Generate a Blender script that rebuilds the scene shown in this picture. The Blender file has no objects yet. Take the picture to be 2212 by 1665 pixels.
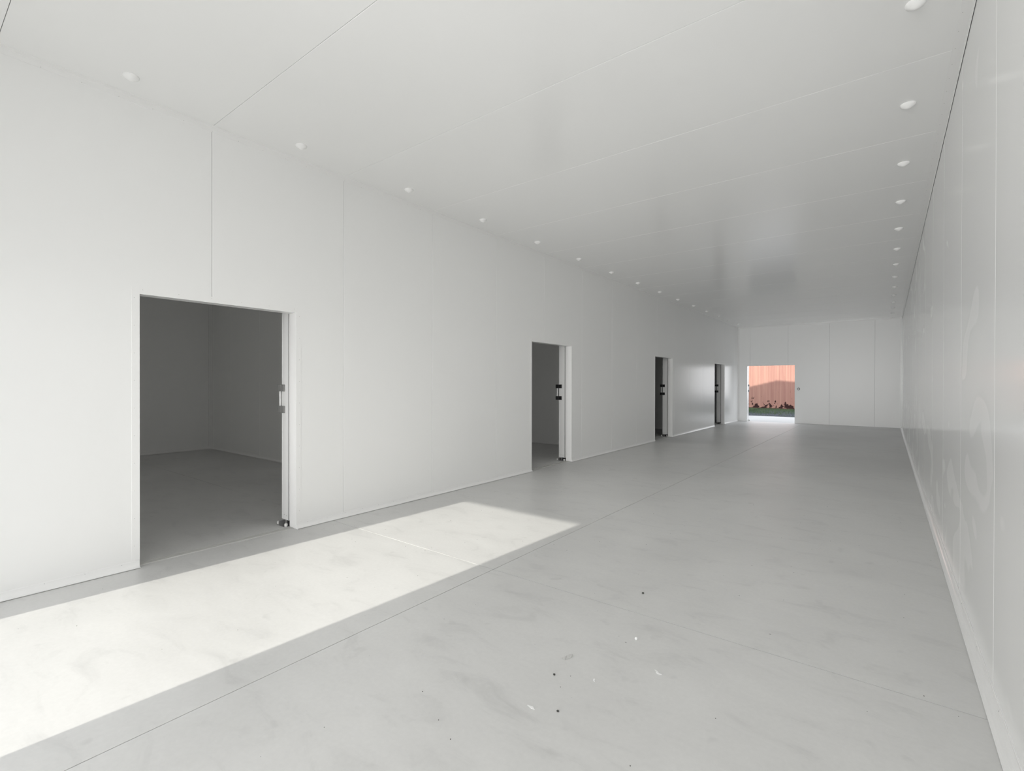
import bpy, bmesh, math, random
from mathutils import Matrix, Vector
random.seed(7)
PI = math.pi
SC = bpy.context.scene
COL = SC.collection

# ------------------------------------------------------------------ measures
XL, XR = -4.2775, 0.3605          # corridor walls
HC = 3.373                        # ceiling height
YE = 18.99                        # far wall
YR = -0.81                        # rear wall (behind the viewer)
TH = 0.11                         # panel thickness
DH = 1.975                        # door opening height
S1, PITCH = 1.6249, 1.1908        # panel joints
DOORS = [(1.147, 2.325), (6.05, 7.228), (11.013, 12.172), (15.95, 17.127)]
EDX = (-3.98, -2.487)             # doorway in far wall
RDX = (-4.018, -2.543)            # doorway in rear wall
XB = -10.83                       # back wall of the side rooms
PART = [4.12, 9.03, 13.97]        # near faces of partitions
RIDGE = (-5.24, 5.70)

# ------------------------------------------------------------------ camera
H0, F_PX, YAW, PITCHC, ROLL = 1.33, 1052.77, 0.6560, -0.0036, 0.0019
c, s = math.cos(YAW), math.sin(YAW)
r0, f0, u0 = Vector((c, s, 0)), Vector((-s, c, 0)), Vector((0, 0, 1))
fw = f0 * math.cos(PITCHC) + u0 * math.sin(PITCHC)
up = u0 * math.cos(PITCHC) - f0 * math.sin(PITCHC)
rt = r0 * math.cos(ROLL) + up * math.sin(ROLL)
up = up * math.cos(ROLL) - r0 * math.sin(ROLL)
cam = bpy.data.cameras.new('camera')
co = bpy.data.objects.new('camera', cam)
COL.objects.link(co)
m = Matrix((rt, up, -fw)).transposed().to_4x4()
m.translation = Vector((0, 0, H0))
co.matrix_world = m
cam.sensor_width = 36
cam.lens = F_PX / 2212 * 36
cam.clip_start = 0.02
cam.clip_end = 300
SC.camera = co

# ------------------------------------------------------------------ light
W = bpy.data.worlds.new('sky')
SC.world = W
W.use_nodes = True
nt = W.node_tree
bg = nt.nodes['Background']
tc = nt.nodes.new('ShaderNodeTexCoord')
sp = nt.nodes.new('ShaderNodeSeparateXYZ')
cr = nt.nodes.new('ShaderNodeValToRGB')
nt.links.new(tc.outputs['Generated'], sp.inputs[0])
nt.links.new(sp.outputs['Z'], cr.inputs[0])
nt.links.new(cr.outputs[0], bg.inputs[0])
cr.color_ramp.elements[0].color = (0.97, 0.98, 1.0, 1)
cr.color_ramp.elements[1].color = (0.86, 0.92, 1.0, 1)
SKY_S = 2.2
bg.inputs[1].default_value = SKY_S

SUN_E = 4.4
sun = bpy.data.lights.new('sun', 'SUN')
sun.energy = SUN_E
sun.color = (1.0, 0.965, 0.88)
sun.angle = math.radians(0.6)
so = bpy.data.objects.new('sun', sun)
COL.objects.link(so)
sd = Vector((0.049, 1.0, -1.975 / (4.04 - YR + TH)))     # direction the light travels
so.rotation_euler = sd.to_track_quat('-Z', 'Y').to_euler()
so.location = (-3, -8, 6)

def area(name, loc, size, energy, color, to, spread=PI):
    L = bpy.data.lights.new(name, 'AREA')
    L.shape = 'RECTANGLE'
    L.size, L.size_y = size
    L.energy = energy
    L.color = color
    L.spread = spread
    o = bpy.data.objects.new(name, L)
    COL.objects.link(o)
    o.location = loc
    o.rotation_euler = Vector(to).to_track_quat('-Z', 'Z').to_euler()
    return o

# daylight entering by the rear doorway behind the viewer
WARM = (1, 0.992, 0.978)
FILL_OPEN = (-2.34, 0.26, 3.30)          # opening added for fill light, unseen behind the viewer: x0, x1, height
EA, EC, ED, EL = 12, 39, 33, 7
area('doorway_daylight', ((RDX[0] + RDX[1]) / 2, YR, DH / 2), (1.47, DH), EA, WARM, (0, 1, 0), math.radians(50))
# fill lamps added in the extra rear wall opening to brighten the corridor
BC = ((FILL_OPEN[0] + FILL_OPEN[1]) / 2, YR + 0.01, FILL_OPEN[2] / 2)
area('rear_fill', BC, (2.58, 3.26), EC, WARM, (0, 1, 0))
area('rear_fill_beam', BC, (2.58, 3.26), ED, WARM, (0, 1, 0), math.radians(60))

vs = SC.view_settings
vs.view_transform = 'Standard'
vs.look = 'None'
vs.gamma = 1
vs.exposure = 0.0
vs.use_curve_mapping = False
cy = SC.cycles
cy.use_adaptive_sampling = True
cy.adaptive_threshold = 0.02
cy.max_bounces = 18
cy.diffuse_bounces = 14
cy.glossy_bounces = 8
cy.sample_clamp_indirect = 6
cy.use_denoising = True
cy.caustics_reflective = True
try:
    cy.denoiser = 'OPENIMAGEDENOISE'
    cy.denoising_input_passes = 'RGB_ALBEDO_NORMAL'
    cy.denoising_prefilter = 'ACCURATE'
except Exception:
    pass

# ------------------------------------------------------------------ materials
def mat(name, col, rough=0.5, spec=0.5, metal=0.0):
    M = bpy.data.materials.new(name)
    M.use_nodes = True
    b = M.node_tree.nodes['Principled BSDF']
    b.inputs['Base Color'].default_value = (*col, 1)
    b.inputs['Roughness'].default_value = rough
    b.inputs['Specular IOR Level'].default_value = spec
    b.inputs['Metallic'].default_value = metal
    return M, M.node_tree, b

def N(nt, kind, **kw):
    n = nt.nodes.new(kind)
    for k, v in kw.items():
        if k.startswith('i_'):
            n.inputs[k[2:]].default_value = v
        else:
            setattr(n, k, v)
    return n

def coords(nt, scale=(1, 1, 1)):
    g = N(nt, 'ShaderNodeNewGeometry')
    mp = N(nt, 'ShaderNodeMapping')
    mp.inputs['Scale'].default_value = scale
    nt.links.new(g.outputs['Position'], mp.inputs[0])
    return mp.outputs[0]

def ramp(nt, src, stops):
    r = N(nt, 'ShaderNodeValToRGB')
    e = r.color_ramp.elements
    while len(e) < len(stops):
        e.new(0.5)
    for el, (p, v) in zip(e, stops):
        el.position = p
        el.color = (*v, 1) if isinstance(v, tuple) else (v, v, v, 1)
    nt.links.new(src, r.inputs[0])
    return r.outputs[0]

def noise(nt, vec, scale, detail=4, rough=0.55, dist=0.0):
    n = N(nt, 'ShaderNodeTexNoise')
    n.inputs['Scale'].default_value = scale
    n.inputs['Detail'].default_value = detail
    n.inputs['Roughness'].default_value = rough
    n.inputs['Distortion'].default_value = dist
    nt.links.new(vec, n.inputs['Vector'])
    return n.outputs['Fac']

def mixc(nt, fac, a, b, mode='MIX'):
    x = N(nt, 'ShaderNodeMix', data_type='RGBA', blend_type=mode)
    for sock, v in ((x.inputs[0], fac), (x.inputs[6], a), (x.inputs[7], b)):
        if hasattr(v, 'links') or hasattr(v, 'is_linked'):
            nt.links.new(v, sock)
        elif isinstance(v, tuple):
            sock.default_value = (*v, 1)
        else:
            sock.default_value = v
    return x.outputs[2]

def bump(nt, b, h, strength, dist):
    bp = N(nt, 'ShaderNodeBump')
    bp.inputs['Strength'].default_value = strength
    bp.inputs['Distance'].default_value = dist
    nt.links.new(h, bp.inputs['Height'])
    nt.links.new(bp.outputs[0], b.inputs['Normal'])

SHEET = (0.925, 0.927, 0.922)
def sheet_mat(name, rough, streak):
    M, t, b = mat(name, SHEET, rough, 0.5)
    n2 = noise(t, coords(t, (1, 1, 0.25)), 0.8, 2, 0.4, 0.0)
    t.links.new(ramp(t, n2, [(0.25, rough - streak), (0.75, rough + streak)]), b.inputs['Roughness'])
    return M
M_WALL = sheet_mat('white coated steel sheet', 0.21, 0.01)
M_END = sheet_mat('white coated sheet of the far wall', 0.32, 0.01)
M_CEIL = sheet_mat('white coated ceiling sheet', 0.19, 0.008)

# right wall: the same sheet, glossier, with smears left by its protective film
M_WALLR, t, b = mat('white coated steel sheet with smears', SHEET, 0.2, 0.75)
n = noise(t, coords(t, (1, 0.62, 1.0)), 2.1, 1.0, 0.35, 0.7)
sz = N(t, 'ShaderNodeSeparateXYZ')
t.links.new(coords(t), sz.inputs[0])
zf = ramp(t, sz.outputs['Z'], [(0.0, 0.04), (0.12, 0.12), (0.8, 0.12), (1.0, 0.0)])
zz = N(t, 'ShaderNodeMath', operation='ADD')
t.links.new(n, zz.inputs[0])
t.links.new(zf, zz.inputs[1])
sm = ramp(t, zz.outputs[0], [(0.68, 0.0), (0.695, 1.0)])
t.links.new(ramp(t, sm, [(0.0, 0.135), (1.0, 0.172)]), b.inputs['Roughness'])
t.links.new(ramp(t, sm, [(0.0, tuple(x * 0.985 for x in SHEET)), (1.0, SHEET)]), b.inputs['Base Color'])

M_TRIM = mat('white folded trim', (0.925, 0.925, 0.92), 0.22, 0.5)[0]
M_COVE = mat('white plastic cove', (0.92, 0.92, 0.915), 0.16, 0.5)[0]
M_RIVET = mat('grey rivet head', (0.5, 0.5, 0.49), 0.4, 0.5, 0.3)[0]
M_CAP = mat('white nylon cap', (0.97, 0.97, 0.965), 0.35, 0.5)[0]
M_LEAF = mat('white door leaf sheet', (0.90, 0.90, 0.895), 0.25, 0.5)[0]
M_BLACK = mat('black plastic', (0.012, 0.012, 0.014), 0.35, 0.5)[0]
M_GREYP = mat('grey plastic', (0.25, 0.25, 0.245), 0.35, 0.5)[0]  # black handle plastic with tone-mapped brightness put into its colour; also edge strip
M_BAR = mat('white handle bar', (0.93, 0.93, 0.93), 0.3, 0.5)[0]
M_STEEL = mat('galvanised steel', (0.55, 0.55, 0.55), 0.35, 0.5, 0.9)[0]
M_DARK = mat('dark gap filler', (0.05, 0.05, 0.05), 0.8, 0.2)[0]
M_ROLLER = mat('white nylon roller', (0.8, 0.8, 0.78), 0.35, 0.5)[0]
M_KNOB = mat('grey plastic knob', (0.25, 0.25, 0.25), 0.4, 0.5)[0]

def concrete(name, base, rough, amp=0.06):
    M, t, b = mat(name, base, rough, 0.5)
    v = coords(t)
    n1 = noise(t, v, 0.55, 4, 0.55, 0.6)
    n2 = noise(t, coords(t, (1.0, 2.2, 1)), 2.6, 6, 0.62, 0.8)
    n3 = noise(t, v, 45, 3, 0.6)
    c1 = ramp(t, n1, [(0.3, tuple(x * (1 - amp) for x in base)), (0.7, tuple(x * (1 + amp) for x in base))])
    c2 = ramp(t, n2, [(0.26, 0.86), (0.44, 0.985), (0.72, 1.03)])
    c3 = ramp(t, n3, [(0.2, 0.97), (0.8, 1.03)])
    k = mixc(t, 1.0, mixc(t, 1.0, c1, c2, 'MULTIPLY'), c3, 'MULTIPLY')
    # tiny dark pits and pale splashes
    vo = N(t, 'ShaderNodeTexVoronoi')
    vo.inputs['Scale'].default_value = 3.2
    t.links.new(v, vo.inputs['Vector'])
    pit = ramp(t, vo.outputs['Distance'], [(0.012, 1.0), (0.022, 0.0)])
    k = mixc(t, pit, k, tuple(x * 0.45 for x in base))
    n4 = noise(t, v, 7.0, 2, 0.5)
    scuff = ramp(t, n4, [(0.68, 0.0), (0.76, 0.45)])
    k = mixc(t, scuff, k, tuple(x * 0.80 for x in base))
    t.links.new(k, b.inputs['Base Color'])
    t.links.new(ramp(t, n2, [(0.3, rough - 0.06), (0.7, rough + 0.08)]), b.inputs['Roughness'])
    bump(t, b, n3, 0.15, 0.002)
    return M
M_FLOOR = concrete('smooth grey concrete', (0.66, 0.66, 0.652), 0.40)
M_SLABEDGE = concrete('rough concrete edge', (0.55, 0.55, 0.53), 0.7, 0.12)
M_APRON = concrete('pale outdoor concrete', (0.46, 0.46, 0.455), 0.8)

M_CONT, t, b = mat('faded red container paint', (0.45, 0.2, 0.18), 0.65, 0.3)
v = coords(t)
streak = noise(t, coords(t, (9, 9, 0.35)), 1.0, 4, 0.6)
base = ramp(t, streak, [(0.3, (0.375, 0.195, 0.158)), (0.7, (0.475, 0.27, 0.208))])  # paint streaks, contrast raised to stand in for corrugation shading
spz = N(t, 'ShaderNodeSeparateXYZ')
t.links.new(v, spz.inputs[0])
low = ramp(t, spz.outputs['Z'], [(0.0, 0.30), (0.22, 0.24), (0.42, 0.14), (1.0, 0.0)])
rn = noise(t, coords(t, (1, 1, 0.8)), 3.6, 4, 0.62, 0.2)
ad = N(t, 'ShaderNodeMath', operation='ADD')
t.links.new(rn, ad.inputs[0])
t.links.new(low, ad.inputs[1])
rust = ramp(t, ad.outputs[0], [(0.745, 0.0), (0.77, 1.0)])
k = mixc(t, rust, base, (0.035, 0.010, 0.009))
drip = noise(t, coords(t, (14, 14, 1.4)), 1.4, 3, 0.6)
dr = ramp(t, drip, [(0.72, 0.0), (0.76, 0.8)])
k = mixc(t, dr, k, (0.13, 0.05, 0.04))
t.links.new(k, b.inputs['Base Color'])
M_CONTDARK = mat('dark rail shade and castings', (0.10, 0.04, 0.035), 0.7, 0.3)[0]

M_SOIL, t, b = mat('dark damp soil', (0.07, 0.075, 0.085), 0.9, 0.2)
n = noise(t, coords(t), 9, 5, 0.65)
t.links.new(ramp(t, n, [(0.3, (0.022, 0.026, 0.034)), (0.7, (0.075, 0.085, 0.105))]), b.inputs['Base Color'])
M_GRASS, t, b = mat('grass blades', (0.07, 0.13, 0.04), 0.7, 0.2)
n = noise(t, coords(t), 2.5, 5, 0.6)
t.links.new(ramp(t, n, [(0.3, (0.045, 0.080, 0.045)), (0.7, (0.14, 0.19, 0.095))]), b.inputs['Base Color'])
M_ROOF = mat('grey roof cladding', (0.45, 0.46, 0.48), 0.5, 0.5)[0]

# ------------------------------------------------------------------ helpers
def bm_box(bm, lo, hi):
    x0, y0, z0 = lo
    x1, y1, z1 = hi
    vv = [bm.verts.new(p) for p in ((x0, y0, z0), (x1, y0, z0), (x1, y1, z0), (x0, y1, z0), (x0, y0, z1), (x1, y0, z1), (x1, y1, z1), (x0, y1, z1))]
    for q in ((3, 2, 1, 0), (4, 5, 6, 7), (0, 1, 5, 4), (1, 2, 6, 5), (2, 3, 7, 6), (3, 0, 4, 7)):
        bm.faces.new([vv[i] for i in q])

def bm_extrude(bm, prof, a, bvec):
    """closed profile (list of 3D points at a) swept by the vector bvec"""
    A = [bm.verts.new(Vector(p) + Vector(a)) for p in prof]
    B = [bm.verts.new(Vector(p) + Vector(a) + Vector(bvec)) for p in prof]
    n = len(prof)
    for i in range(n):
        bm.faces.new((A[i], A[(i + 1) % n], B[(i + 1) % n], B[i]))
    bm.faces.new(A[::-1])
    bm.faces.new(B)

def bm_lathe(bm, prof, seg, M):
    rings = []
    for r, z in prof:
        if r < 1e-6:
            rings.append([bm.verts.new(M @ Vector((0, 0, z)))])
        else:
            rings.append([bm.verts.new(M @ Vector((r * math.cos(2 * PI * i / seg), r * math.sin(2 * PI * i / seg), z))) for i in range(seg)])
    for a, b_ in zip(rings, rings[1:]):
        for i in range(seg):
            j = (i + 1) % seg
            if len(a) == 1:
                bm.faces.new((a[0], b_[j], b_[i]))
            elif len(b_) == 1:
                bm.faces.new((a[i], a[j], b_[0]))
            else:
                bm.faces.new((a[i], a[j], b_[j], b_[i]))

def link(name, bm, material, parent=None, smooth=False, bevel=0.0):
    bmesh.ops.recalc_face_normals(bm, faces=bm.faces)
    me = bpy.data.meshes.new(name)
    bm.to_mesh(me)
    bm.free()
    me.materials.append(material)
    if smooth:
        for p in me.polygons:
            p.use_smooth = True
    o = bpy.data.objects.new(name, me)
    COL.objects.link(o)
    if parent is not None:
        o.parent = parent
        o.matrix_parent_inverse = Matrix.Translation(-parent.location)
    if bevel:
        md = o.modifiers.new('bevel', 'BEVEL')
        md.width = bevel
        md.segments = 2
        md.limit_method = 'ANGLE'
    return o

def empty(name, loc, kind=None, label=None, cat=None, group=None):
    o = bpy.data.objects.new(name, None)
    o.empty_display_size = 0.1
    COL.objects.link(o)
    o.location = loc
    tag(o, label, cat, group, kind)
    return o

def tag(o, label=None, cat=None, group=None, kind=None):
    for k, v_ in (('label', label), ('category', cat), ('group', group), ('kind', kind)):
        if v_:
            o[k] = v_
    return o

GAP = 0.0012   # half width of a joint at the face
CH = 0.0023    # fold at the panel edge

def panel(parent, origin, U, V, Nn, u0_, u1_, v0_, v1_, material, cuts=(), th=TH, name='wall_panel'):
    """One sandwich panel. U runs across the joints, V along them, Nn points into the room.
    cuts: (ua, ub, va, vb) rectangles left open."""
    bm = bmesh.new()
    U, V, Nn, O = Vector(U), Vector(V), Vector(Nn), Vector(origin)
    P = lambda u, v_, d: O + U * u + V * v_ - Nn * d
    us = sorted({u0_, u1_, *[min(max(x, u0_), u1_) for q in cuts for x in q[:2]]})
    vs_ = sorted({v0_, v1_, *[min(max(x, v0_), v1_) for q in cuts for x in q[2:]]})
    for ua, ub in zip(us, us[1:]):
        for va, vb in zip(vs_, vs_[1:]):
            um, vm = (ua + ub) / 2, (va + vb) / 2
            if any(q[0] < um < q[1] and q[2] < vm < q[3] for q in cuts):
                continue
            l = ua == u0_
            r = ub == u1_
            prof = [(ua, th), (ub, th)]
            if r:
                prof += [(ub, 0.010), (ub - GAP, 0.010), (ub - GAP, CH), (ub - GAP - CH, 0)]
            else:
                prof += [(ub, 0)]
            if l:
                prof += [(ua + GAP + CH, 0), (ua + GAP, CH), (ua + GAP, 0.010), (ua, 0.010)]
            else:
                prof += [(ua, 0)]
            A = [bm.verts.new(P(u, va, d)) for u, d in prof]
            B = [bm.verts.new(P(u, vb, d)) for u, d in prof]
            n = len(prof)
            for i in range(n):
                fc = bm.faces.new((A[i], A[(i + 1) % n], B[(i + 1) % n], B[i]))
                if prof[i][1] > 0.009 and prof[(i + 1) % n][1] > 0.009 and abs(prof[i][1] - prof[(i + 1) % n][1]) < 1e-6 and prof[i][1] < 0.011:
                    fc.material_index = 1
            bm.faces.new(A[::-1])
            bm.faces.new(B)
    o = link(name, bm, material, parent)
    o.data.materials.append(M_DARK)
    return o

def joints(lo, hi, ref):
    k = math.ceil((lo - ref) / PITCH + 0.02)
    out = [lo]
    while ref + k * PITCH < hi - 0.02:
        out.append(ref + k * PITCH)
        k += 1
    return out + [hi]

# ------------------------------------------------------------------ floor
JX, JY = -2.2313, 2.683
floor = empty('floor', ((XL + XR) / 2, (YR + YE) / 2, 0), 'structure', 'smooth pale grey concrete floor of the corridor and side rooms, cut by thin joints')
def slab(x0, x1, y0, y1, material=M_FLOOR, name='floor_slab', z=0.0, g=0.0022, parent=None):
    bm = bmesh.new()
    a, b_, c_, d_ = x0 + g, x1 - g, y0 + g, y1 - g
    ch = 0.0004
    lo = [bm.verts.new(p) for p in ((a, c_, z - 0.12), (b_, c_, z - 0.12), (b_, d_, z - 0.12), (a, d_, z - 0.12))]
    mi = [bm.verts.new(p) for p in ((a, c_, z - ch), (b_, c_, z - ch), (b_, d_, z - ch), (a, d_, z - ch))]
    hi = [bm.verts.new(p) for p in ((a + ch, c_ + ch, z), (b_ - ch, c_ + ch, z), (b_ - ch, d_ - ch, z), (a + ch, d_ - ch, z))]
    for A, B in ((lo, mi), (mi, hi)):
        for i in range(4):
            bm.faces.new((A[i], A[(i + 1) % 4], B[(i + 1) % 4], B[i]))
    bm.faces.new(lo[::-1])
    bm.faces.new(hi)
    return link(name, bm, material, parent or floor)
XS = XL - 0.028      # edge between corridor and threshold
for x0, x1 in ((XS, JX), (JX, XR + TH)):
    for y0, y1 in ((YR - TH, JY), (JY, YE + TH)):
        slab(x0, x1, y0, y1)
ys = [YR - TH, JY] + [p + TH / 2 for p in PART] + [YE + TH]
for y0, y1 in zip(ys, ys[1:]):
    slab(XB - TH, XL - TH, y0, y1)
bm = bmesh.new()
bm_box(bm, (XB - TH, YR - TH, -0.30), (XR + TH, YE + TH, -0.121))
link('floor_bed', bm, M_DARK, floor)
bm = bmesh.new()
bm_box(bm, (JX - 0.0021, YR - TH, -0.1), (JX + 0.0021, YE + TH, -0.0035))
bm_box(bm, (XS, JY - 0.0021, -0.1), (XR + TH, JY + 0.0021, -0.0035))
link('joint_filler', bm, M_DARK, floor)
# thresholds under the four side doors: rough cast strips
for i, (y0, y1) in enumerate(DOORS):
    bm = bmesh.new()
    n = 40
    rng = random.Random(i)
    rows = []
    for k in range(n + 1):
        y = y0 - 0.02 + (y1 - y0 + 0.04) * k / n
        ja = rng.uniform(-0.0035, 0.0035)
        jb = rng.uniform(-0.006, 0.006)
        zz = 0.003 + rng.uniform(-0.0012, 0.0012)
        xa, xb = XL - TH + 0.004, XS - 0.004
        rows.append([bm.verts.new(p) for p in ((xa + jb, y, -0.05), (xa + jb, y, -0.004), (xa + 0.010 + jb, y, zz), (xb - 0.012 + ja, y, zz), (xb + ja, y, -0.006), (xb + ja, y, -0.05))])
    for a, b_ in zip(rows, rows[1:]):
        for q in range(5):
            bm.faces.new((a[q], a[q + 1], b_[q + 1], b_[q]))
    link('threshold_strip', bm, M_SLABEDGE, floor)
for y0, y1 in zip([YR] + [d[1] for d in DOORS], [d[0] for d in DOORS] + [YE]):
    slab(XL - TH, XS, y0, y1, M_SLABEDGE, 'wall_kerb', z=-0.003)

# ------------------------------------------------------------------ walls
wl = empty('wall_left', (XL, (YR + YE) / 2, 0), 'structure', 'long left wall of white insulated panels with four doorways')
cuts = [(a, b_, -1, DH) for a, b_ in DOORS]
js = joints(YR, YE, S1)
for a, b_ in zip(js, js[1:]):
    panel(wl, (XL, 0, 0), (0, 1, 0), (0, 0, 1), (1, 0, 0), a, b_, 0.0, HC + 0.05, M_WALL, [q for q in cuts if q[0] < b_ and q[1] > a])

wr = empty('wall_right', (XR, (YR + YE) / 2, 0), 'structure', 'long blank right wall of glossy white insulated panels with smears')
js = joints(YR - TH, YE + TH, 2.876)
for a, b_ in zip(js, js[1:]):
    panel(wr, (XR, 0, 0), (0, 1, 0), (0, 0, 1), (-1, 0, 0), a, b_, 0.0, HC + 0.05, M_WALLR)

we = empty('wall_far', ((XL + XR) / 2, YE, 0), 'structure', 'far end wall of white panels with one open doorway')
js = joints(XL, XR, -3.88)
for a, b_ in zip(js, js[1:]):
    panel(we, (0, YE, 0), (1, 0, 0), (0, 0, 1), (0, -1, 0), a, b_, 0.008, HC + 0.05, M_END, [(EDX[0], EDX[1], -1, DH + 0.01)])
js = joints(XB - TH, XL, -5.0)
for a, b_ in zip(js, js[1:]):
    panel(we, (0, YE, 0), (1, 0, 0), (0, 0, 1), (0, -1, 0), a, b_, 0.0, HC + 0.05, M_WALL)

wb = empty('wall_rear', ((XL + XR) / 2, YR, 0), 'structure', 'rear wall of white panels with the doorway the sunlight comes through')
js = joints(XB - TH, XR, -3.88)
for a, b_ in zip(js, js[1:]):
    panel(wb, (0, YR, 0), (-1, 0, 0), (0, 0, 1), (0, 1, 0), -b_, -a, 0.0, HC + 0.05, M_WALL, [(-RDX[1], -RDX[0], -1, DH), (-FILL_OPEN[1], -FILL_OPEN[0], -1, FILL_OPEN[2])])

# unseen box added behind the fill opening, keeps sun and sky out
for nm, lo, hi in (('fill_box_wall', (FILL_OPEN[0] - 0.1, -6.0, -0.02), (FILL_OPEN[0] - 0.02, YR - TH - 0.055, HC + 0.1)),
                   ('fill_box_wall', (FILL_OPEN[1] + 0.02, -6.0, -0.02), (FILL_OPEN[1] + 0.1, YR - TH - 0.055, HC + 0.1)),
                   ('fill_box_wall', (FILL_OPEN[0] - 0.1, -6.1, -0.02), (FILL_OPEN[1] + 0.1, -6.0, HC + 0.1)),
                   ('fill_box_roof', (FILL_OPEN[0] - 0.1, -6.1, HC + 0.1), (FILL_OPEN[1] + 0.1, YR - TH - 0.055, HC + 0.18))):
    bm = bmesh.new()
    bm_box(bm, lo, hi)
    link(nm, bm, M_WALL, wb)

wk = empty('wall_back', (XB, (YR + YE) / 2, 0), 'structure', 'back wall of the side rooms, white panels')
js = joints(YR - TH, YE + TH, 2.86)
for a, b_ in zip(js, js[1:]):
    panel(wk, (XB, 0, 0), (0, 1, 0), (0, 0, 1), (1, 0, 0), a, b_, 0.0, HC + 0.05, M_WALL)

ROOMS = ['first', 'second', 'third', 'fourth']
for i, y in enumerate(PART):
    wp = empty('wall_partition', ((XB + XL) / 2, y, 0), 'structure', 'white panel partition between the %s and %s side rooms' % (ROOMS[i], ROOMS[i + 1]))
    js = joints(XB, XL - TH, -8.82)
    for a, b_ in zip(js, js[1:]):
        panel(wp, (0, y, 0), (1, 0, 0), (0, 0, 1), (0, -1, 0), a, b_, 0.0, HC + 0.05, M_WALL)

ceil = empty('ceiling', ((XL + XR) / 2, (YR + YE) / 2, HC), 'structure', 'flat ceiling of wide white insulated panels laid across the corridor')
js = joints(YR, YE, S1)
for a, b_ in zip(js, js[1:]):
    panel(ceil, (0, 0, HC), (0, 1, 0), (1, 0, 0), (0, 0, -1), a, b_, XL, XR, M_CEIL, name='ceiling_panel')
rb = [YR] + PART + [YE]
for k in range(4):
    lo = rb[k] + (TH if k else 0)
    js = joints(lo, rb[k + 1], S1 + 0.3)
    for a, b_ in zip(js, js[1:]):
        panel(ceil, (0, 0, HC), (0, 1, 0), (1, 0, 0), (0, 0, -1), a, b_, XB, XL - TH, M_CEIL, name='ceiling_panel')

# ------------------------------------------------------------------ trims and skirtings
def rivets(parent, pts, Nn, r=0.0021):
    bm = bmesh.new()
    q = Vector(Nn).to_track_quat('Z', 'Y').to_matrix().to_4x4()
    for p in pts:
        bm_lathe(bm, [(r, 0), (r * 0.9, 0.0012), (r * 0.5, 0.0018), (0, 0.002)], 8, Matrix.Translation(p) @ q)
    o = link('rivets', bm, M_RIVET, parent)
    o['kind'] = 'stuff'
    return o

SK = 0.054
def cove(parent, kind, a, b_, fixed, sgn, name='cove_strip'):
    """cove skirting along y ('y') at x=fixed or along x ('x') at y=fixed, sgn = side of the room"""
    D = 0.030
    pts = [(0, 0.0035), (D, 0.0035), (D, 0.006)]
    for k in range(1, 8):
        th = k / 8 * PI / 2
        pts.append((D - (D - 0.003) * math.sin(th), 0.006 + (SK - 0.011) * (1 - math.cos(th))))
    pts += [(0.003, SK - 0.004), (0.0015, SK), (0, SK)]
    bm = bmesh.new()
    if kind == 'y':
        prof = [(fixed + sgn * d, a, z) for d, z in pts]
        bm_extrude(bm, prof, (0, 0, 0), (0, b_ - a, 0))
    else:
        prof = [(a, fixed + sgn * d, z) for d, z in pts]
        bm_extrude(bm, prof, (0, 0, 0), (b_ - a, 0, 0))
    return link(name, bm, M_COVE, parent)

bl = empty('baseboard_left', (XL, (YR + YE) / 2, 0), 'structure', 'low white cove skirting along the left wall, riveted')
segs = list(zip([YR + 0.001] + [d[1] + 0.002 for d in DOORS], [d[0] - 0.002 for d in DOORS] + [YE - 0.001]))
rp = []
for a, b_ in segs:
    cove(bl, 'y', a, b_, XL, 1)
    k = math.ceil((a + 0.03 - 0.645) / 0.199)
    while 0.645 + k * 0.199 < b_ - 0.03:
        rp.append((XL + 0.0045, 0.645 + k * 0.199, 0.043))
        k += 1
rivets(bl, rp, (1, 0, 0.15))

br = empty('baseboard_right', (XR, (YR + YE) / 2, 0), 'structure', 'white cove skirting along the right wall with a joint partway')
for a, b_ in ((YR, 2.15), (2.15, 5.60), (5.60, 9.4), (9.4, 14.2), (14.2, YE)):
    D, Hh = 0.040, 0.052
    pts = [(0, 0.002), (D, 0.002), (D, 0.006)]
    for k in range(1, 8):
        th = k / 8 * PI / 2
        pts.append((D - (D - 0.003) * math.sin(th), 0.006 + (Hh - 0.010) * (1 - math.cos(th))))
    pts += [(0.003, Hh - 0.004), (0.0015, Hh), (0, Hh)]
    bm = bmesh.new()
    bm_extrude(bm, [(XR - d, a + 0.0008, z) for d, z in pts], (0, 0, 0), (0, b_ - a - 0.0016, 0))
    link('cove_strip', bm, M_COVE, br)
rivets(br, [(XR - 0.006, 0.9 + 0.6 * k, 0.038) for k in range(28)], (-1, 0, 0.3))

bk = empty('baseboard_rooms', (XB, (YR + YE) / 2, 0), 'structure', 'white cove skirting around the side rooms')
for k in range(4):
    lo = rb[k] + (TH if k else 0)
    hi = rb[k + 1]
    cove(bk, 'y', lo, hi, XB, 1)
    cove(bk, 'x', XB + 0.03, XL - TH - 0.002, hi, -1)
    cove(bk, 'x', XB + 0.03, XL - TH - 0.002, lo, 1)

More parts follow.
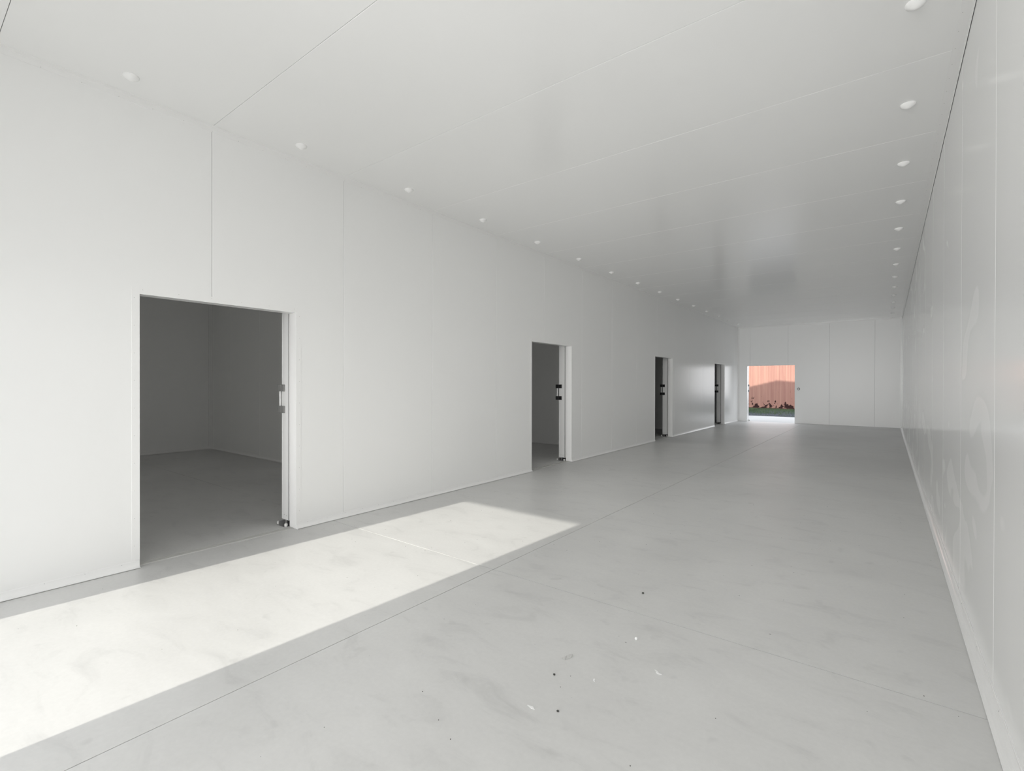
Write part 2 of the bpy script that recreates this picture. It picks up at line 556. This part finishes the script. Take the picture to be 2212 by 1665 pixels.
def angle_trim(name, label, a, b_, x, sgn, leg=0.040, t=0.0015):
    e = empty(name, (x, (a + b_) / 2, HC), 'structure', label)
    bm = bmesh.new()
    pts = [(0, 0), (leg, 0), (leg, -t), (t, -t), (t, -leg), (0, -leg)]
    bm_extrude(bm, [(x + sgn * d, a, HC + z) for d, z in pts], (0, 0, 0), (0, b_ - a, 0))
    link('angle_strip', bm, M_TRIM, e)
    return e
t1 = angle_trim('trim_1', 'slim white angle strip where the left wall meets the ceiling, riveted', YR, YE, XL, 1)
rivets(t1, [(XL + 0.0015, 0.632 + 0.199 * k, HC - 0.034) for k in range(-6, 92)], (1, 0, 0))
t2 = angle_trim('trim_2', 'slim white angle strip where the right wall meets the ceiling', YR, YE, XR, -1, 0.052)
rivets(t2, [(XR - 0.040, 0.9 + 0.182 * k, HC - 0.0015) for k in range(0, 98)], (0, 0, -1))
bm = bmesh.new()
bm_box(bm, (XR - 0.0022, YR, HC - 0.0530), (XR - 0.0001, YE, HC - 0.0505))
# corner strips of the far wall
for i, (x, sg, lb) in enumerate(((XL, 1, 'white corner strip left of the far wall'), (XR, -1, 'white corner strip right of the far wall'))):
    e = empty('trim_%d' % (i + 3), (x, YE, 0), 'structure', lb)
    b2 = bmesh.new()
    pts = [(0, 0), (0.045, 0), (0.045, -0.0015), (0.0015, -0.0015), (0.0015, -0.045), (0, -0.045)]
    bm_extrude(b2, [(x + sg * d, YE + y, 0.06) for d, y in pts], (0, 0, 0), (0, 0, HC - 0.062 - 0.04))
    link('corner_strip', b2, M_TRIM, e)
link('shadow_gap', bm, M_DARK, t2)
e = empty('trim_5', ((XL + XR) / 2, YE, HC), 'structure', 'white angle strip along the top of the far wall')
b2 = bmesh.new()
pts = [(0, 0), (0.04, 0), (0.04, -0.0015), (0.0015, -0.0015), (0.0015, -0.04), (0, -0.04)]
bm_extrude(b2, [(XL + 0.042, YE - d, HC + z) for d, z in pts], (0, 0, 0), (XR - XL - 0.096, 0, 0))
link('angle_strip', b2, M_TRIM, e)
# corner strips inside the first room and its neighbours
for k in range(4):
    e = empty('trim_%d' % (k + 6), (XB, rb[k + 1], 0), 'structure', 'white corner strip at the back of the %s side room' % ROOMS[k])
    b2 = bmesh.new()
    pts = [(0, 0), (0.05, 0), (0.05, -0.0015), (0.0015, -0.0015), (0.0015, -0.05), (0, -0.05)]
    bm_extrude(b2, [(XB + d, rb[k + 1] + y, SK + 0.002) for d, y in pts], (0, 0, 0), (0, 0, HC - SK - 0.01))
    link('corner_strip', b2, M_TRIM, e)

# ------------------------------------------------------------------ doors
def sliding_door(name, label, place, w, handle_mat, frame=True, dh=DH):
    """Local frame: opening from (0) to (w) along +u, wall face at v=0, room at +v side behind is -v.
    place(u, v, z) -> world."""
    e = empty(name, place(w / 2, 0, 0), 'structure', label)
    def bx(nm, lo, hi, material, parent, bevel=0.0):
        bm = bmesh.new()
        cs = [place(u, v_, z) for u in (lo[0], hi[0]) for v_ in (lo[1], hi[1]) for z in (lo[2], hi[2])]
        a = [min(q[i] for q in cs) for i in range(3)]
        b2 = [max(q[i] for q in cs) for i in range(3)]
        bm_box(bm, a, b2)
        return link(nm, bm, material, parent, bevel=bevel)
    lt = 0.002
    # lining of the opening: three folded sheets
    bx('jamb_lining', (0, -TH - 0.001, 0.001), (lt, 0.0012, dh), M_TRIM, e)
    bx('jamb_lining', (w - lt, -TH - 0.001, 0.001), (w, 0.0012, dh), M_TRIM, e)
    bx('head_lining', (0, -TH - 0.001, dh - lt), (w, 0.0012, dh), M_TRIM, e)
    if frame:
        fwid = 0.045
        bx('face_strip', (-fwid, 0, SK + 0.001), (0.0, 0.0016, dh + fwid), M_TRIM, e)
        bx('face_strip', (w, 0, SK + 0.001), (w + fwid, 0.0016, dh + fwid), M_TRIM, e)
        bx('face_strip', (0.0, 0, dh), (w, 0.0020, dh + fwid), M_TRIM, e)
        pts = []
        for k in range(10):
            z = 0.16 + 0.198 * k
            pts += [place(-0.030, 0.0016, z), place(w + 0.030, 0.0016, z)]
        for k in range(6):
            pts.append(place(0.02 + (w - 0.04) * k / 5, 0.0020, dh + 0.03))
        nv = Vector(place(0, 1, 0)) - Vector(place(0, 0, 0))
        rivets(e, pts, nv)
        # white end cap of the skirting at both sides of the opening
        for u in (-0.004, w + 0.001):
            bm = bmesh.new()
            prof = [(0, 0.0), (0.031, 0.0), (0.031, 0.003)]
            for k in range(1, 8):
                th = k / 8 * PI / 2
                prof.append((0.031 - 0.028 * math.sin(th), 0.003 + 0.046 * (1 - math.cos(th))))
            prof += [(0.003, 0.052), (0.0, 0.058)]
            A = Vector(place(u, 0, 0))
            bm_extrude(bm, [Vector(place(u, d, z)) for d, z in prof], (0, 0, 0), Vector(place(u + 0.003, 0, 0)) - A)
            link('skirting_end_cap', bm, M_COVE, e)
    # leaf behind the wall, slid past the opening, its leading edge at u = w
    v1, v0 = -TH - 0.016, -TH - 0.016 - 0.125
    lz = 0.053
    uL = w - 0.003
    leaf = bx('door_leaf', (uL, v0, lz), (uL + 1.36, v1, dh + 0.09), M_LEAF, e, 0.003)
    # rubber edge profile
    bx('edge_strip', (uL - 0.0016, v1 - 0.010, lz + 0.004), (uL + 0.0005, v1 - 0.002, dh + 0.08), M_GREYP, leaf)
    bx('edge_fold', (uL - 0.0012, v0 + 0.001, lz + 0.002), (uL + 0.0005, v0 + 0.012, dh + 0.08), M_TRIM, leaf)
    # two fixing screws near the foot of the edge
    pts = [place(uL - 0.0002, v0 + 0.045, lz + 0.045), place(uL - 0.0002, v0 + 0.085, lz + 0.040)]
    du = Vector(place(-1, 0, 0)) - Vector(place(0, 0, 0))
    bm = bmesh.new()
    q = du.to_track_quat('Z', 'Y').to_matrix().to_4x4()
    for p in pts:
        bm_lathe(bm, [(0.005, 0), (0.0045, 0.0015), (0, 0.0025)], 10, Matrix.Translation(p) @ q)
    o = link('edge_screws', bm, M_RIVET, leaf)
    o['kind'] = 'stuff'
    # pull handle that wraps the leading edge
    hc, hh = 1.185, 0.134
    for z0 in (hc + hh - 0.066, hc - hh):
        b2 = bmesh.new()
        for lo, hi in (((uL - 0.014, v0 - 0.001, z0), (uL + 0.0, v0 + 0.060, z0 + 0.066)),
                       ((uL - 0.014, v0 - 0.062, z0), (uL + 0.060, v0 - 0.001, z0 + 0.066))):
            cs = [place(u, v_, z) for u in (lo[0], hi[0]) for v_ in (lo[1], hi[1]) for z in (lo[2], hi[2])]
            bm_box(b2, [min(q_[i] for q_ in cs) for i in range(3)], [max(q_[i] for q_ in cs) for i in range(3)])
        hb = link('handle_bracket', b2, handle_mat, leaf, bevel=0.005)
        hb['label'] = ('grey' if handle_mat is M_GREYP else 'black') + ' plastic handle bracket'
    b2 = bmesh.new()
    bm_lathe(b2, [(0.011, 0), (0.011, 2 * hh - 0.132)], 16, Matrix.Translation(place(uL + 0.002, v0 - 0.033, hc - hh + 0.066)))
    link('handle_bar', b2, M_BAR, leaf, smooth=True)['label'] = 'white vertical grab bar'
    bx('handle_plate', (uL + 0.014, v0 - 0.020, hc - hh + 0.067), (uL + 0.05, v0 - 0.002, hc + hh - 0.067), handle_mat, leaf)
    # floor roller guide below the leaf
    g = bx('guide_plate', (w - 0.046, v0 - 0.020, 0.0005), (w + 0.16, v1 + 0.006, 0.004), M_STEEL, e)
    for vv_ in (v0 - 0.016, v1 - 0.002):
        b2 = bmesh.new()
        bm_lathe(b2, [(0, 0), (0.012, 0), (0.014, 0.004), (0.014, 0.022), (0.011, 0.028), (0, 0.028)], 16, Matrix.Translation(place(w - 0.028, vv_, 0.0052)))
        link('guide_roller', b2, M_ROLLER, g, smooth=False)
        b2 = bmesh.new()
        bm_lathe(b2, [(0, 0), (0.0075, 0), (0.0075, 0.008), (0, 0.008)], 6, Matrix.Translation(place(w - 0.028, vv_, 0.0335)))
        link('guide_bolt', b2, M_STEEL, g)
    bx('guide_bracket', (w - 0.050, v0 + 0.030, 0.0052), (w + 0.01, v0 + 0.036, 0.046), M_STEEL, g)
    bx('guide_rail', (w + 0.02, (v0 + v1) / 2 - 0.01, 0.006), (w + 1.0, (v0 + v1) / 2 + 0.01, 0.050), M_DARK, leaf)
    return e

ords = ['nearest', 'second', 'third', 'farthest']
for i, (a, b_) in enumerate(DOORS):
    sliding_door('door_%d' % (i + 1),
                 '%s doorway in the left wall, white sliding leaf pushed open, %s handle brackets' % (ords[i], 'grey' if i == 0 else 'black'),
                 (lambda u, v_, z, a=a: (XL + v_, a + u, z)), b_ - a, M_GREYP if i == 0 else M_BLACK)
# the far doorway: leaf outside, slid to the left (+u = -x), beyond the wall (+y)
sliding_door('door_5', 'open doorway in the far wall with a red container outside',
             (lambda u, v_, z: (EDX[1] - u, YE - v_, z)), EDX[1] - EDX[0], M_BLACK, frame=False, dh=DH + 0.01)
# the rear doorway behind the viewer
e = empty('door_6', ((RDX[0] + RDX[1]) / 2, YR, 0), 'structure', 'open rear doorway behind the viewer')
for x0, x1, z0, z1 in ((RDX[0], RDX[0] + 0.002, 0, DH), (RDX[1] - 0.002, RDX[1], 0, DH), (RDX[0], RDX[1], DH - 0.002, DH)):
    bm = bmesh.new()
    bm_box(bm, (x0, YR - TH - 0.001, z0 + 0.001), (x1, YR + 0.001, z1))
    link('jamb_lining', bm, M_TRIM, e)

# ------------------------------------------------------------------ outer shell
roof = empty('roof', (RIDGE[0], (YR + YE) / 2, RIDGE[1]), 'structure', 'low gabled metal roof over the building')
X0, X1 = XB - 0.35, XR + 0.35
SL = 0.17
y0, y1 = YR - 0.45, YE + 0.34
for sg, xe in ((-1, X0), (1, X1)):
    ze = RIDGE[1] - SL * abs(xe - RIDGE[0])
    bm = bmesh.new()
    bm_extrude(bm, [(RIDGE[0], y0, RIDGE[1]), (xe, y0, ze), (xe, y0, ze - 0.1), (RIDGE[0], y0, RIDGE[1] - 0.1)], (0, 0, 0), (0, y1 - y0, 0))
    link('roof_sheet', bm, M_ROOF, roof)
cl = empty('wall_outer', (RIDGE[0], YE + 0.2, 0), 'structure', 'outer metal cladding above the doors and along the sides')
for yy, dx in ((YE + TH + 0.001, EDX), (YR - TH - 0.051, RDX)):
    bm = bmesh.new()
    xa, xb = XB - TH - 0.06, XR + TH + 0.06
    zt = lambda x: RIDGE[1] - 0.1 - SL * abs(x - RIDGE[0])
    bm_extrude(bm, [(xa, yy, HC - 0.2), (xb, yy, HC - 0.2), (xb, yy, zt(xb)), (RIDGE[0], yy, zt(RIDGE[0])), (xa, yy, zt(xa))], (0, 0, 0), (0, 0.05, 0))
    link('gable_cladding', bm, M_ROOF, cl)
for x in (XB - TH - 0.056, XR + TH + 0.006):
    bm = bmesh.new()
    bm_box(bm, (x, YR - TH, -0.1), (x + 0.05, YE + TH, RIDGE[1] - 0.12 - SL * abs(x - RIDGE[0])))
    link('side_cladding', bm, M_ROOF, cl)

# ------------------------------------------------------------------ outdoors
ground = empty('ground', (-3, 24, -0.05), 'structure', 'ground outside: pale concrete apron, then soil')
def gbox(name, x0, x1, y0, y1, z1, material, z0=-0.4):
    bm = bmesh.new()
    bm_box(bm, (x0, y0, z0), (x1, y1, z1))
    return link(name, bm, material, ground)
GY = 22.85
gbox('apron_slab', -30, 24, YE + TH + 0.002, GY, -0.02, M_APRON)
gbox('rear_apron_slab', -30, 24, -25, YR - TH - 0.002, -0.02, M_APRON)
gbox('side_ground', -30, XB - TH - 0.07, YR - TH, YE + TH, -0.05, M_SOIL)
gbox('side_ground', XR + TH + 0.07, 24, YR - TH, YE + TH, -0.05, M_SOIL)
# soil bed with a wavering edge and slight relief
bm = bmesh.new()
nx, ny = 90, 40
xs = [-30 + 54 * i / nx for i in range(nx + 1)]
grid = []
rng = random.Random(3)
for j in range(ny + 1):
    y = GY - 0.02 + (55 - GY) * (j / ny) ** 1.8
    row = []
    for x in xs:
        z = -0.035 + 0.02 * math.sin(x * 1.7 + y) + rng.uniform(-0.012, 0.012)
        row.append(bm.verts.new((x, y + (0.05 * math.sin(x * 3.1) if j == 0 else 0), z if j else -0.06)))
    grid.append(row)
for a, b_ in zip(grid, grid[1:]):
    for i in range(nx):
        bm.faces.new((a[i], a[i + 1], b_[i + 1], b_[i]))
link('soil_bed', bm, M_SOIL, ground)

# grass: uncountable blades in one object
rng = random.Random(11)
verts, faces = [], []
def blade(x, y, h, w):
    a = rng.uniform(0, 2 * PI)
    dx, dy = math.cos(a) * w, math.sin(a) * w
    lx, ly = rng.uniform(-.5, .5) * h, rng.uniform(-.5, .5) * h
    z = -0.05
    i = len(verts)
    verts.extend([(x - dx, y - dy, z), (x + dx, y + dy, z), (x + lx * .4 + dx * .6, y + ly * .4 + dy * .6, z + h * .6), (x + lx * .4 - dx * .6, y + ly * .4 - dy * .6, z + h * .6), (x + lx, y + ly, z + h)])
    faces.extend([(i, i + 1, i + 2, i + 3), (i + 3, i + 2, i + 4)])
for _ in range(90000):
    x = rng.uniform(-11.0, 1.0)
    y = rng.uniform(GY + 0.1, 31)
    d = (y - GY) / 7.0
    if rng.random() > 0.06 + 1.5 * max(0, d - 0.26) or y > 29.72 - 0.194 * (x + 5.05):
        continue
    h = rng.uniform(0.03, 0.085) + 0.04 * min(1, d) * rng.random()
    blade(x, y, h, rng.uniform(0.003, 0.009))
me = bpy.data.meshes.new('grass')
me.from_pydata(verts, [], faces)
me.materials.append(M_GRASS)
g = bpy.data.objects.new('grass', me)
COL.objects.link(g)
tag(g, 'rough green grass growing in front of the red container', 'grass', kind='stuff')

# container
CL, CW, CHt = 6.058, 2.438, 2.591
cont = empty('shipping_container', (-5.05, 31.05, -0.04), None, 'faded red corrugated shipping container with rust patches, standing on grass outside the far doorway', 'container')
cont.rotation_euler = (0, 0, math.radians(-11))
def cpart(name, bm, material, bevel=0.0):
    bmesh.ops.recalc_face_normals(bm, faces=bm.faces)
    me_ = bpy.data.meshes.new(name)
    bm.to_mesh(me_)
    bm.free()
    me_.materials.append(material)
    o = bpy.data.objects.new(name, me_)
    COL.objects.link(o)
    o.parent = cont
    if bevel:
        md = o.modifiers.new('bevel', 'BEVEL')
        md.width = bevel
    return o
def corr(y_out, sgn, x0, x1, z0, z1, name):
    pts = []
    x = x0
    dep = 0.036
    while x < x1 - 1e-6:
        for dx, d in ((0, 0), (0.072, 0), (0.140, dep), (0.212, dep)):
            if x + dx <= x1:
                pts.append((x + dx, d))
        x += 0.280
    pts.append((x1, 0))
    bm = bmesh.new()
    A = [bm.verts.new((px, y_out + sgn * (-0.006 - d), z0)) for px, d in pts]
    B = [bm.verts.new((px, y_out + sgn * (-0.006 - d), z1)) for px, d in pts]
    for i in range(len(pts) - 1):
        bm.faces.new((A[i], A[i + 1], B[i + 1], B[i]))
    o = cpart(name, bm, M_CONT)
    sm = o.modifiers.new('solid', 'SOLIDIFY')
    sm.thickness = 0.003
hw, hl = CW / 2, CL / 2
corr(-hw, -1, -hl + 0.1, hl - 0.1, 0.16, CHt - 0.06, 'side_panel')
corr(hw, 1, -hl + 0.1, hl - 0.1, 0.16, CHt - 0.06, 'side_panel')
for sy in (-1, 1):
    for z0, z1, mt, nm in ((0.0, 0.07, M_CONTDARK, 'base_shade_strip'), (0.07, 0.16, M_CONT, 'bottom_rail'), (CHt - 0.06, CHt, M_CONT, 'top_rail')):  # lowest strip: shadow line under the container put into a dark colour
        bm = bmesh.new()
        ya, yb = (-hw, -hw + 0.06) if sy < 0 else (hw - 0.06, hw)
        bm_box(bm, (-hl + 0.17, ya, z0), (hl - 0.17, yb, z1))
        cpart(nm, bm, mt)
    for sx in (-1, 1):
        bm = bmesh.new()
        xa, xb = (-hl, -hl + 0.15) if sx < 0 else (hl - 0.15, hl)
        ya, yb = (-hw, -hw + 0.12) if sy < 0 else (hw - 0.12, hw)
        bm_box(bm, (xa, ya, 0.118), (xb, yb, CHt - 0.118))
        cpart('corner_post', bm, M_CONT)
        for z0 in (0, CHt - 0.118):
            bm = bmesh.new()
            bm_box(bm, (xa - (0.0 if sx < 0 else 0.028), ya, z0), (xb + (0.028 if sx < 0 else 0), yb + (0.04 if sy < 0 else 0), z0 + 0.118))
            cpart('corner_casting', bm, M_CONTDARK, 0.006)
for nm, lo, hi in (('roof_sheet', (-hl + 0.01, -hw + 0.01, CHt - 0.03), (hl - 0.01, hw - 0.01, CHt - 0.012)),
                   ('floor_deck', (-hl + 0.02, -hw + 0.06, 0.13), (hl - 0.02, hw - 0.06, 0.158)),
                   ('end_wall', (-hl + 0.03, -hw + 0.12, 0.16), (-hl + 0.06, hw - 0.12, CHt - 0.06)),
                   ('cargo_door', (hl - 0.06, -hw + 0.12, 0.16), (hl - 0.02, -0.005, CHt - 0.06)),
                   ('cargo_door', (hl - 0.06, 0.005, 0.16), (hl - 0.02, hw - 0.12, CHt - 0.06))):
    bm = bmesh.new()
    bm_box(bm, lo, hi)
    cpart(nm, bm, M_CONT)
for yy in (-0.85, -0.35, 0.35, 0.85):
    bm = bmesh.new()
    bm_lathe(bm, [(0.017, 0.14), (0.017, CHt - 0.1)], 10, Matrix.Translation((hl + 0.0, yy, 0)))
    cpart('locking_bar', bm, M_STEEL)

# ------------------------------------------------------------------ ceiling caps
bm = bmesh.new()
R = 0.046
bm_lathe(bm, [(R, 0), (R, -0.004), (R * 0.90, -0.012), (R * 0.62, -0.020), (R * 0.36, -0.027), (R * 0.2, -0.030), (0, -0.031)], 28, Matrix.Identity(4))
bmesh.ops.recalc_face_normals(bm, faces=bm.faces)
capm = bpy.data.meshes.new('ceiling_cap')
bm.to_mesh(capm)
bm.free()
capm.materials.append(M_CAP)
for p in capm.polygons:
    p.use_smooth = True
ORD = ['first', 'second', 'third', 'fourth', 'fifth', 'sixth', 'seventh', 'eighth', 'ninth', 'tenth', 'eleventh', 'twelfth', 'thirteenth', 'fourteenth', 'fifteenth', 'sixteenth']
for x, side, yy in ((-4.0, 'left', 1.028), (0.113, 'right', 3.393)):
    k = 0
    while yy + k * 1.1908 < YE - 0.1:
        o = bpy.data.objects.new('ceiling_cap', capm)
        COL.objects.link(o)
        o.location = (x, yy + k * 1.1908, HC)
        tag(o, '%s white round fixing cap from the viewer in the ceiling row beside the %s wall' % (ORD[k], side), 'ceiling cap', 'ceiling fixing caps along the %s wall' % side)
        k += 1

# unseen batten lamps added to brighten the two nearest side rooms
for k, (yy, en) in enumerate(((0.2, EL), (5.4, EL * 0.6))):
    lamp = empty('fill_batten', (-7.0, yy, HC), None, 'added unseen fill batten on the ceiling of the %s side room' % ROOMS[k], 'added fill lamp')
    bm = bmesh.new()
    bm_box(bm, (-7.6, yy - 0.05, HC - 0.05), (-6.4, yy + 0.05, HC))
    link('fill_housing', bm, M_TRIM, lamp, bevel=0.01)
    al = area('fill_light', (-7.0, yy, HC - 0.056), (1.15, 0.08), en, (1, 0.98, 0.95), (0, 0.001, -1))
    al.parent = lamp
    al.matrix_parent_inverse = Matrix.Translation(-lamp.location)

# knob beside the far doorway
kn = empty('release_knob', (-2.375, YE, 1.171), None, 'round grey release knob on the far wall, right of the open doorway', 'knob')
for nm, prof, mt in (('knob_plate', [(0, 0), (0.042, 0), (0.042, 0.006), (0.036, 0.010), (0, 0.010)], M_KNOB),
                     ('knob_head', [(0, 0.009), (0.020, 0.010), (0.022, 0.028), (0.016, 0.036), (0, 0.037)], M_STEEL)):
    bm = bmesh.new()
    bm_lathe(bm, prof, 20, Matrix.Translation((-2.375, YE, 1.171)) @ Vector((0, -1, 0)).to_track_quat('Z', 'Y').to_matrix().to_4x4())
    link(nm, bm, mt, kn)

# ------------------------------------------------------------------ litter on the floor
def thing(name, bm, material, label, cat, group=None, smooth=False):
    o = link(name, bm, material, None, smooth)
    cen = sum((Vector(v_.co) for v_ in o.data.vertices), Vector()) / len(o.data.vertices)
    cen.z = min(v_.co.z for v_ in o.data.vertices)
    o.data.transform(Matrix.Translation(-cen))
    o.location = cen
    return tag(o, label, cat, group)

M_TAPE = mat('translucent pale tape', (0.86, 0.86, 0.85), 0.5, 0.5)[0]
M_WHITE = mat('white plastic litter', (0.9, 0.9, 0.9), 0.4, 0.5)[0]
M_STONE = mat('dark gravel crumb', (0.06, 0.06, 0.055), 0.7, 0.4)[0]
# crumpled strip of tape
bm = bmesh.new()
rng = random.Random(5)
A0, A1 = Vector((-1.232, 2.010, 0)), Vector((-1.216, 2.072, 0))
ax = (A1 - A0).normalized()
nx_ = Vector((-ax.y, ax.x, 0))
rows = []
for k in range(8):
    p = A0.lerp(A1, k / 7)
    w_ = 0.011 + 0.002 * math.sin(k * 2.1)
    rows.append([bm.verts.new(p + nx_ * (w_ * q) + Vector((0, 0, 0.0012 + 0.004 * abs(math.sin(k * 1.9 + q * 2))))) for q in (-1, -0.3, 0.3, 1)])
for a, b_ in zip(rows, rows[1:]):
    for q in range(3):
        bm.faces.new((a[q], a[q + 1], b_[q + 1], b_[q]))
bmesh.ops.solidify(bm, geom=bm.faces[:], thickness=0.0006)
thing('tape_scrap', bm, M_TAPE, 'crumpled pale strip of tape lying on the concrete in the foreground', 'litter')

def rock(x, y, r, seed, flat=0.6):
    bm_ = bmesh.new()
    bmesh.ops.create_icosphere(bm_, subdivisions=2, radius=r)
    rg = random.Random(seed)
    for v_ in bm_.verts:
        v_.co *= 1 + rg.uniform(-0.18, 0.18)
        v_.co.z *= flat
    mn = min(v_.co.z for v_ in bm_.verts)
    for v_ in bm_.verts:
        v_.co += Vector((x, y, -mn))
    return bm_
thing('gravel_crumb', rock(-1.223, 2.955, 0.0075, 1), M_STONE, 'dark gravel crumb lying just beyond the cross joint of the floor', 'litter')
thing('gravel_crumb', rock(-1.200, 1.879, 0.0055, 2), M_STONE, 'tiny dark crumb on the floor nearer the viewer than the tape strip', 'litter')
thing('gravel_crumb', rock(-1.054, 1.678, 0.0052, 3), M_STONE, 'dark crumb in the foreground, nearest of the crumbs to the bottom of the photo', 'litter')
bm = bmesh.new()
bmesh.ops.create_uvsphere(bm, u_segments=16, v_segments=10, radius=0.0075)
for v_ in bm.verts:
    v_.co += Vector((-1.029, 2.398, 0.0075))
thing('plastic_bead', bm, M_WHITE, 'round white plastic bead on the bare floor, right of the tape strip', 'litter', smooth=True)
def flake(pts, name, label):
    bm_ = bmesh.new()
    bm_extrude(bm_, [Vector((*p, 0.0004)) for p in pts], (0, 0, 0), (0, 0, 0.0022))
    thing(name, bm_, M_WHITE, label, 'litter')
flake([(-0.852, 2.200), (-0.838, 2.196), (-0.826, 2.184), (-0.812, 2.182), (-0.828, 2.176), (-0.838, 2.180), (-0.842, 2.190)], 'plastic_shaving', 'thin jagged white plastic shaving on the floor, right of the white bead')
flake([(-1.042, 1.966), (-1.036, 1.962), (-1.033, 1.950), (-1.028, 1.946), (-1.038, 1.950), (-1.043, 1.958)], 'plastic_shaving', 'small curved white plastic shaving between the tape strip and the jagged shaving')
flake([(-1.175, 1.634), (-1.150, 1.640), (-1.135, 1.630), (-1.150, 1.626)], 'plastic_shaving', 'flat pale shaving on the floor left of the nearest dark crumb')
# scattered grit, too fine to count
bm = bmesh.new()
rng = random.Random(21)
for _ in range(150):
    x = rng.uniform(XL + 0.15, XR - 0.1)
    y = rng.uniform(0.3, 6.5)
    r = rng.uniform(0.001, 0.0026)
    M_ = Matrix.Translation((x, y, r * 0.5)) @ Matrix.Rotation(rng.uniform(0, 3), 4, 'Z') @ Matrix.Diagonal((1, rng.uniform(0.5, 1), 0.6, 1))
    bmesh.ops.create_icosphere(bm, subdivisions=1, radius=r, matrix=M_)
o = link('grit', bm, M_STONE)
tag(o, 'fine dark grit scattered over the concrete floor', 'grit', kind='stuff')
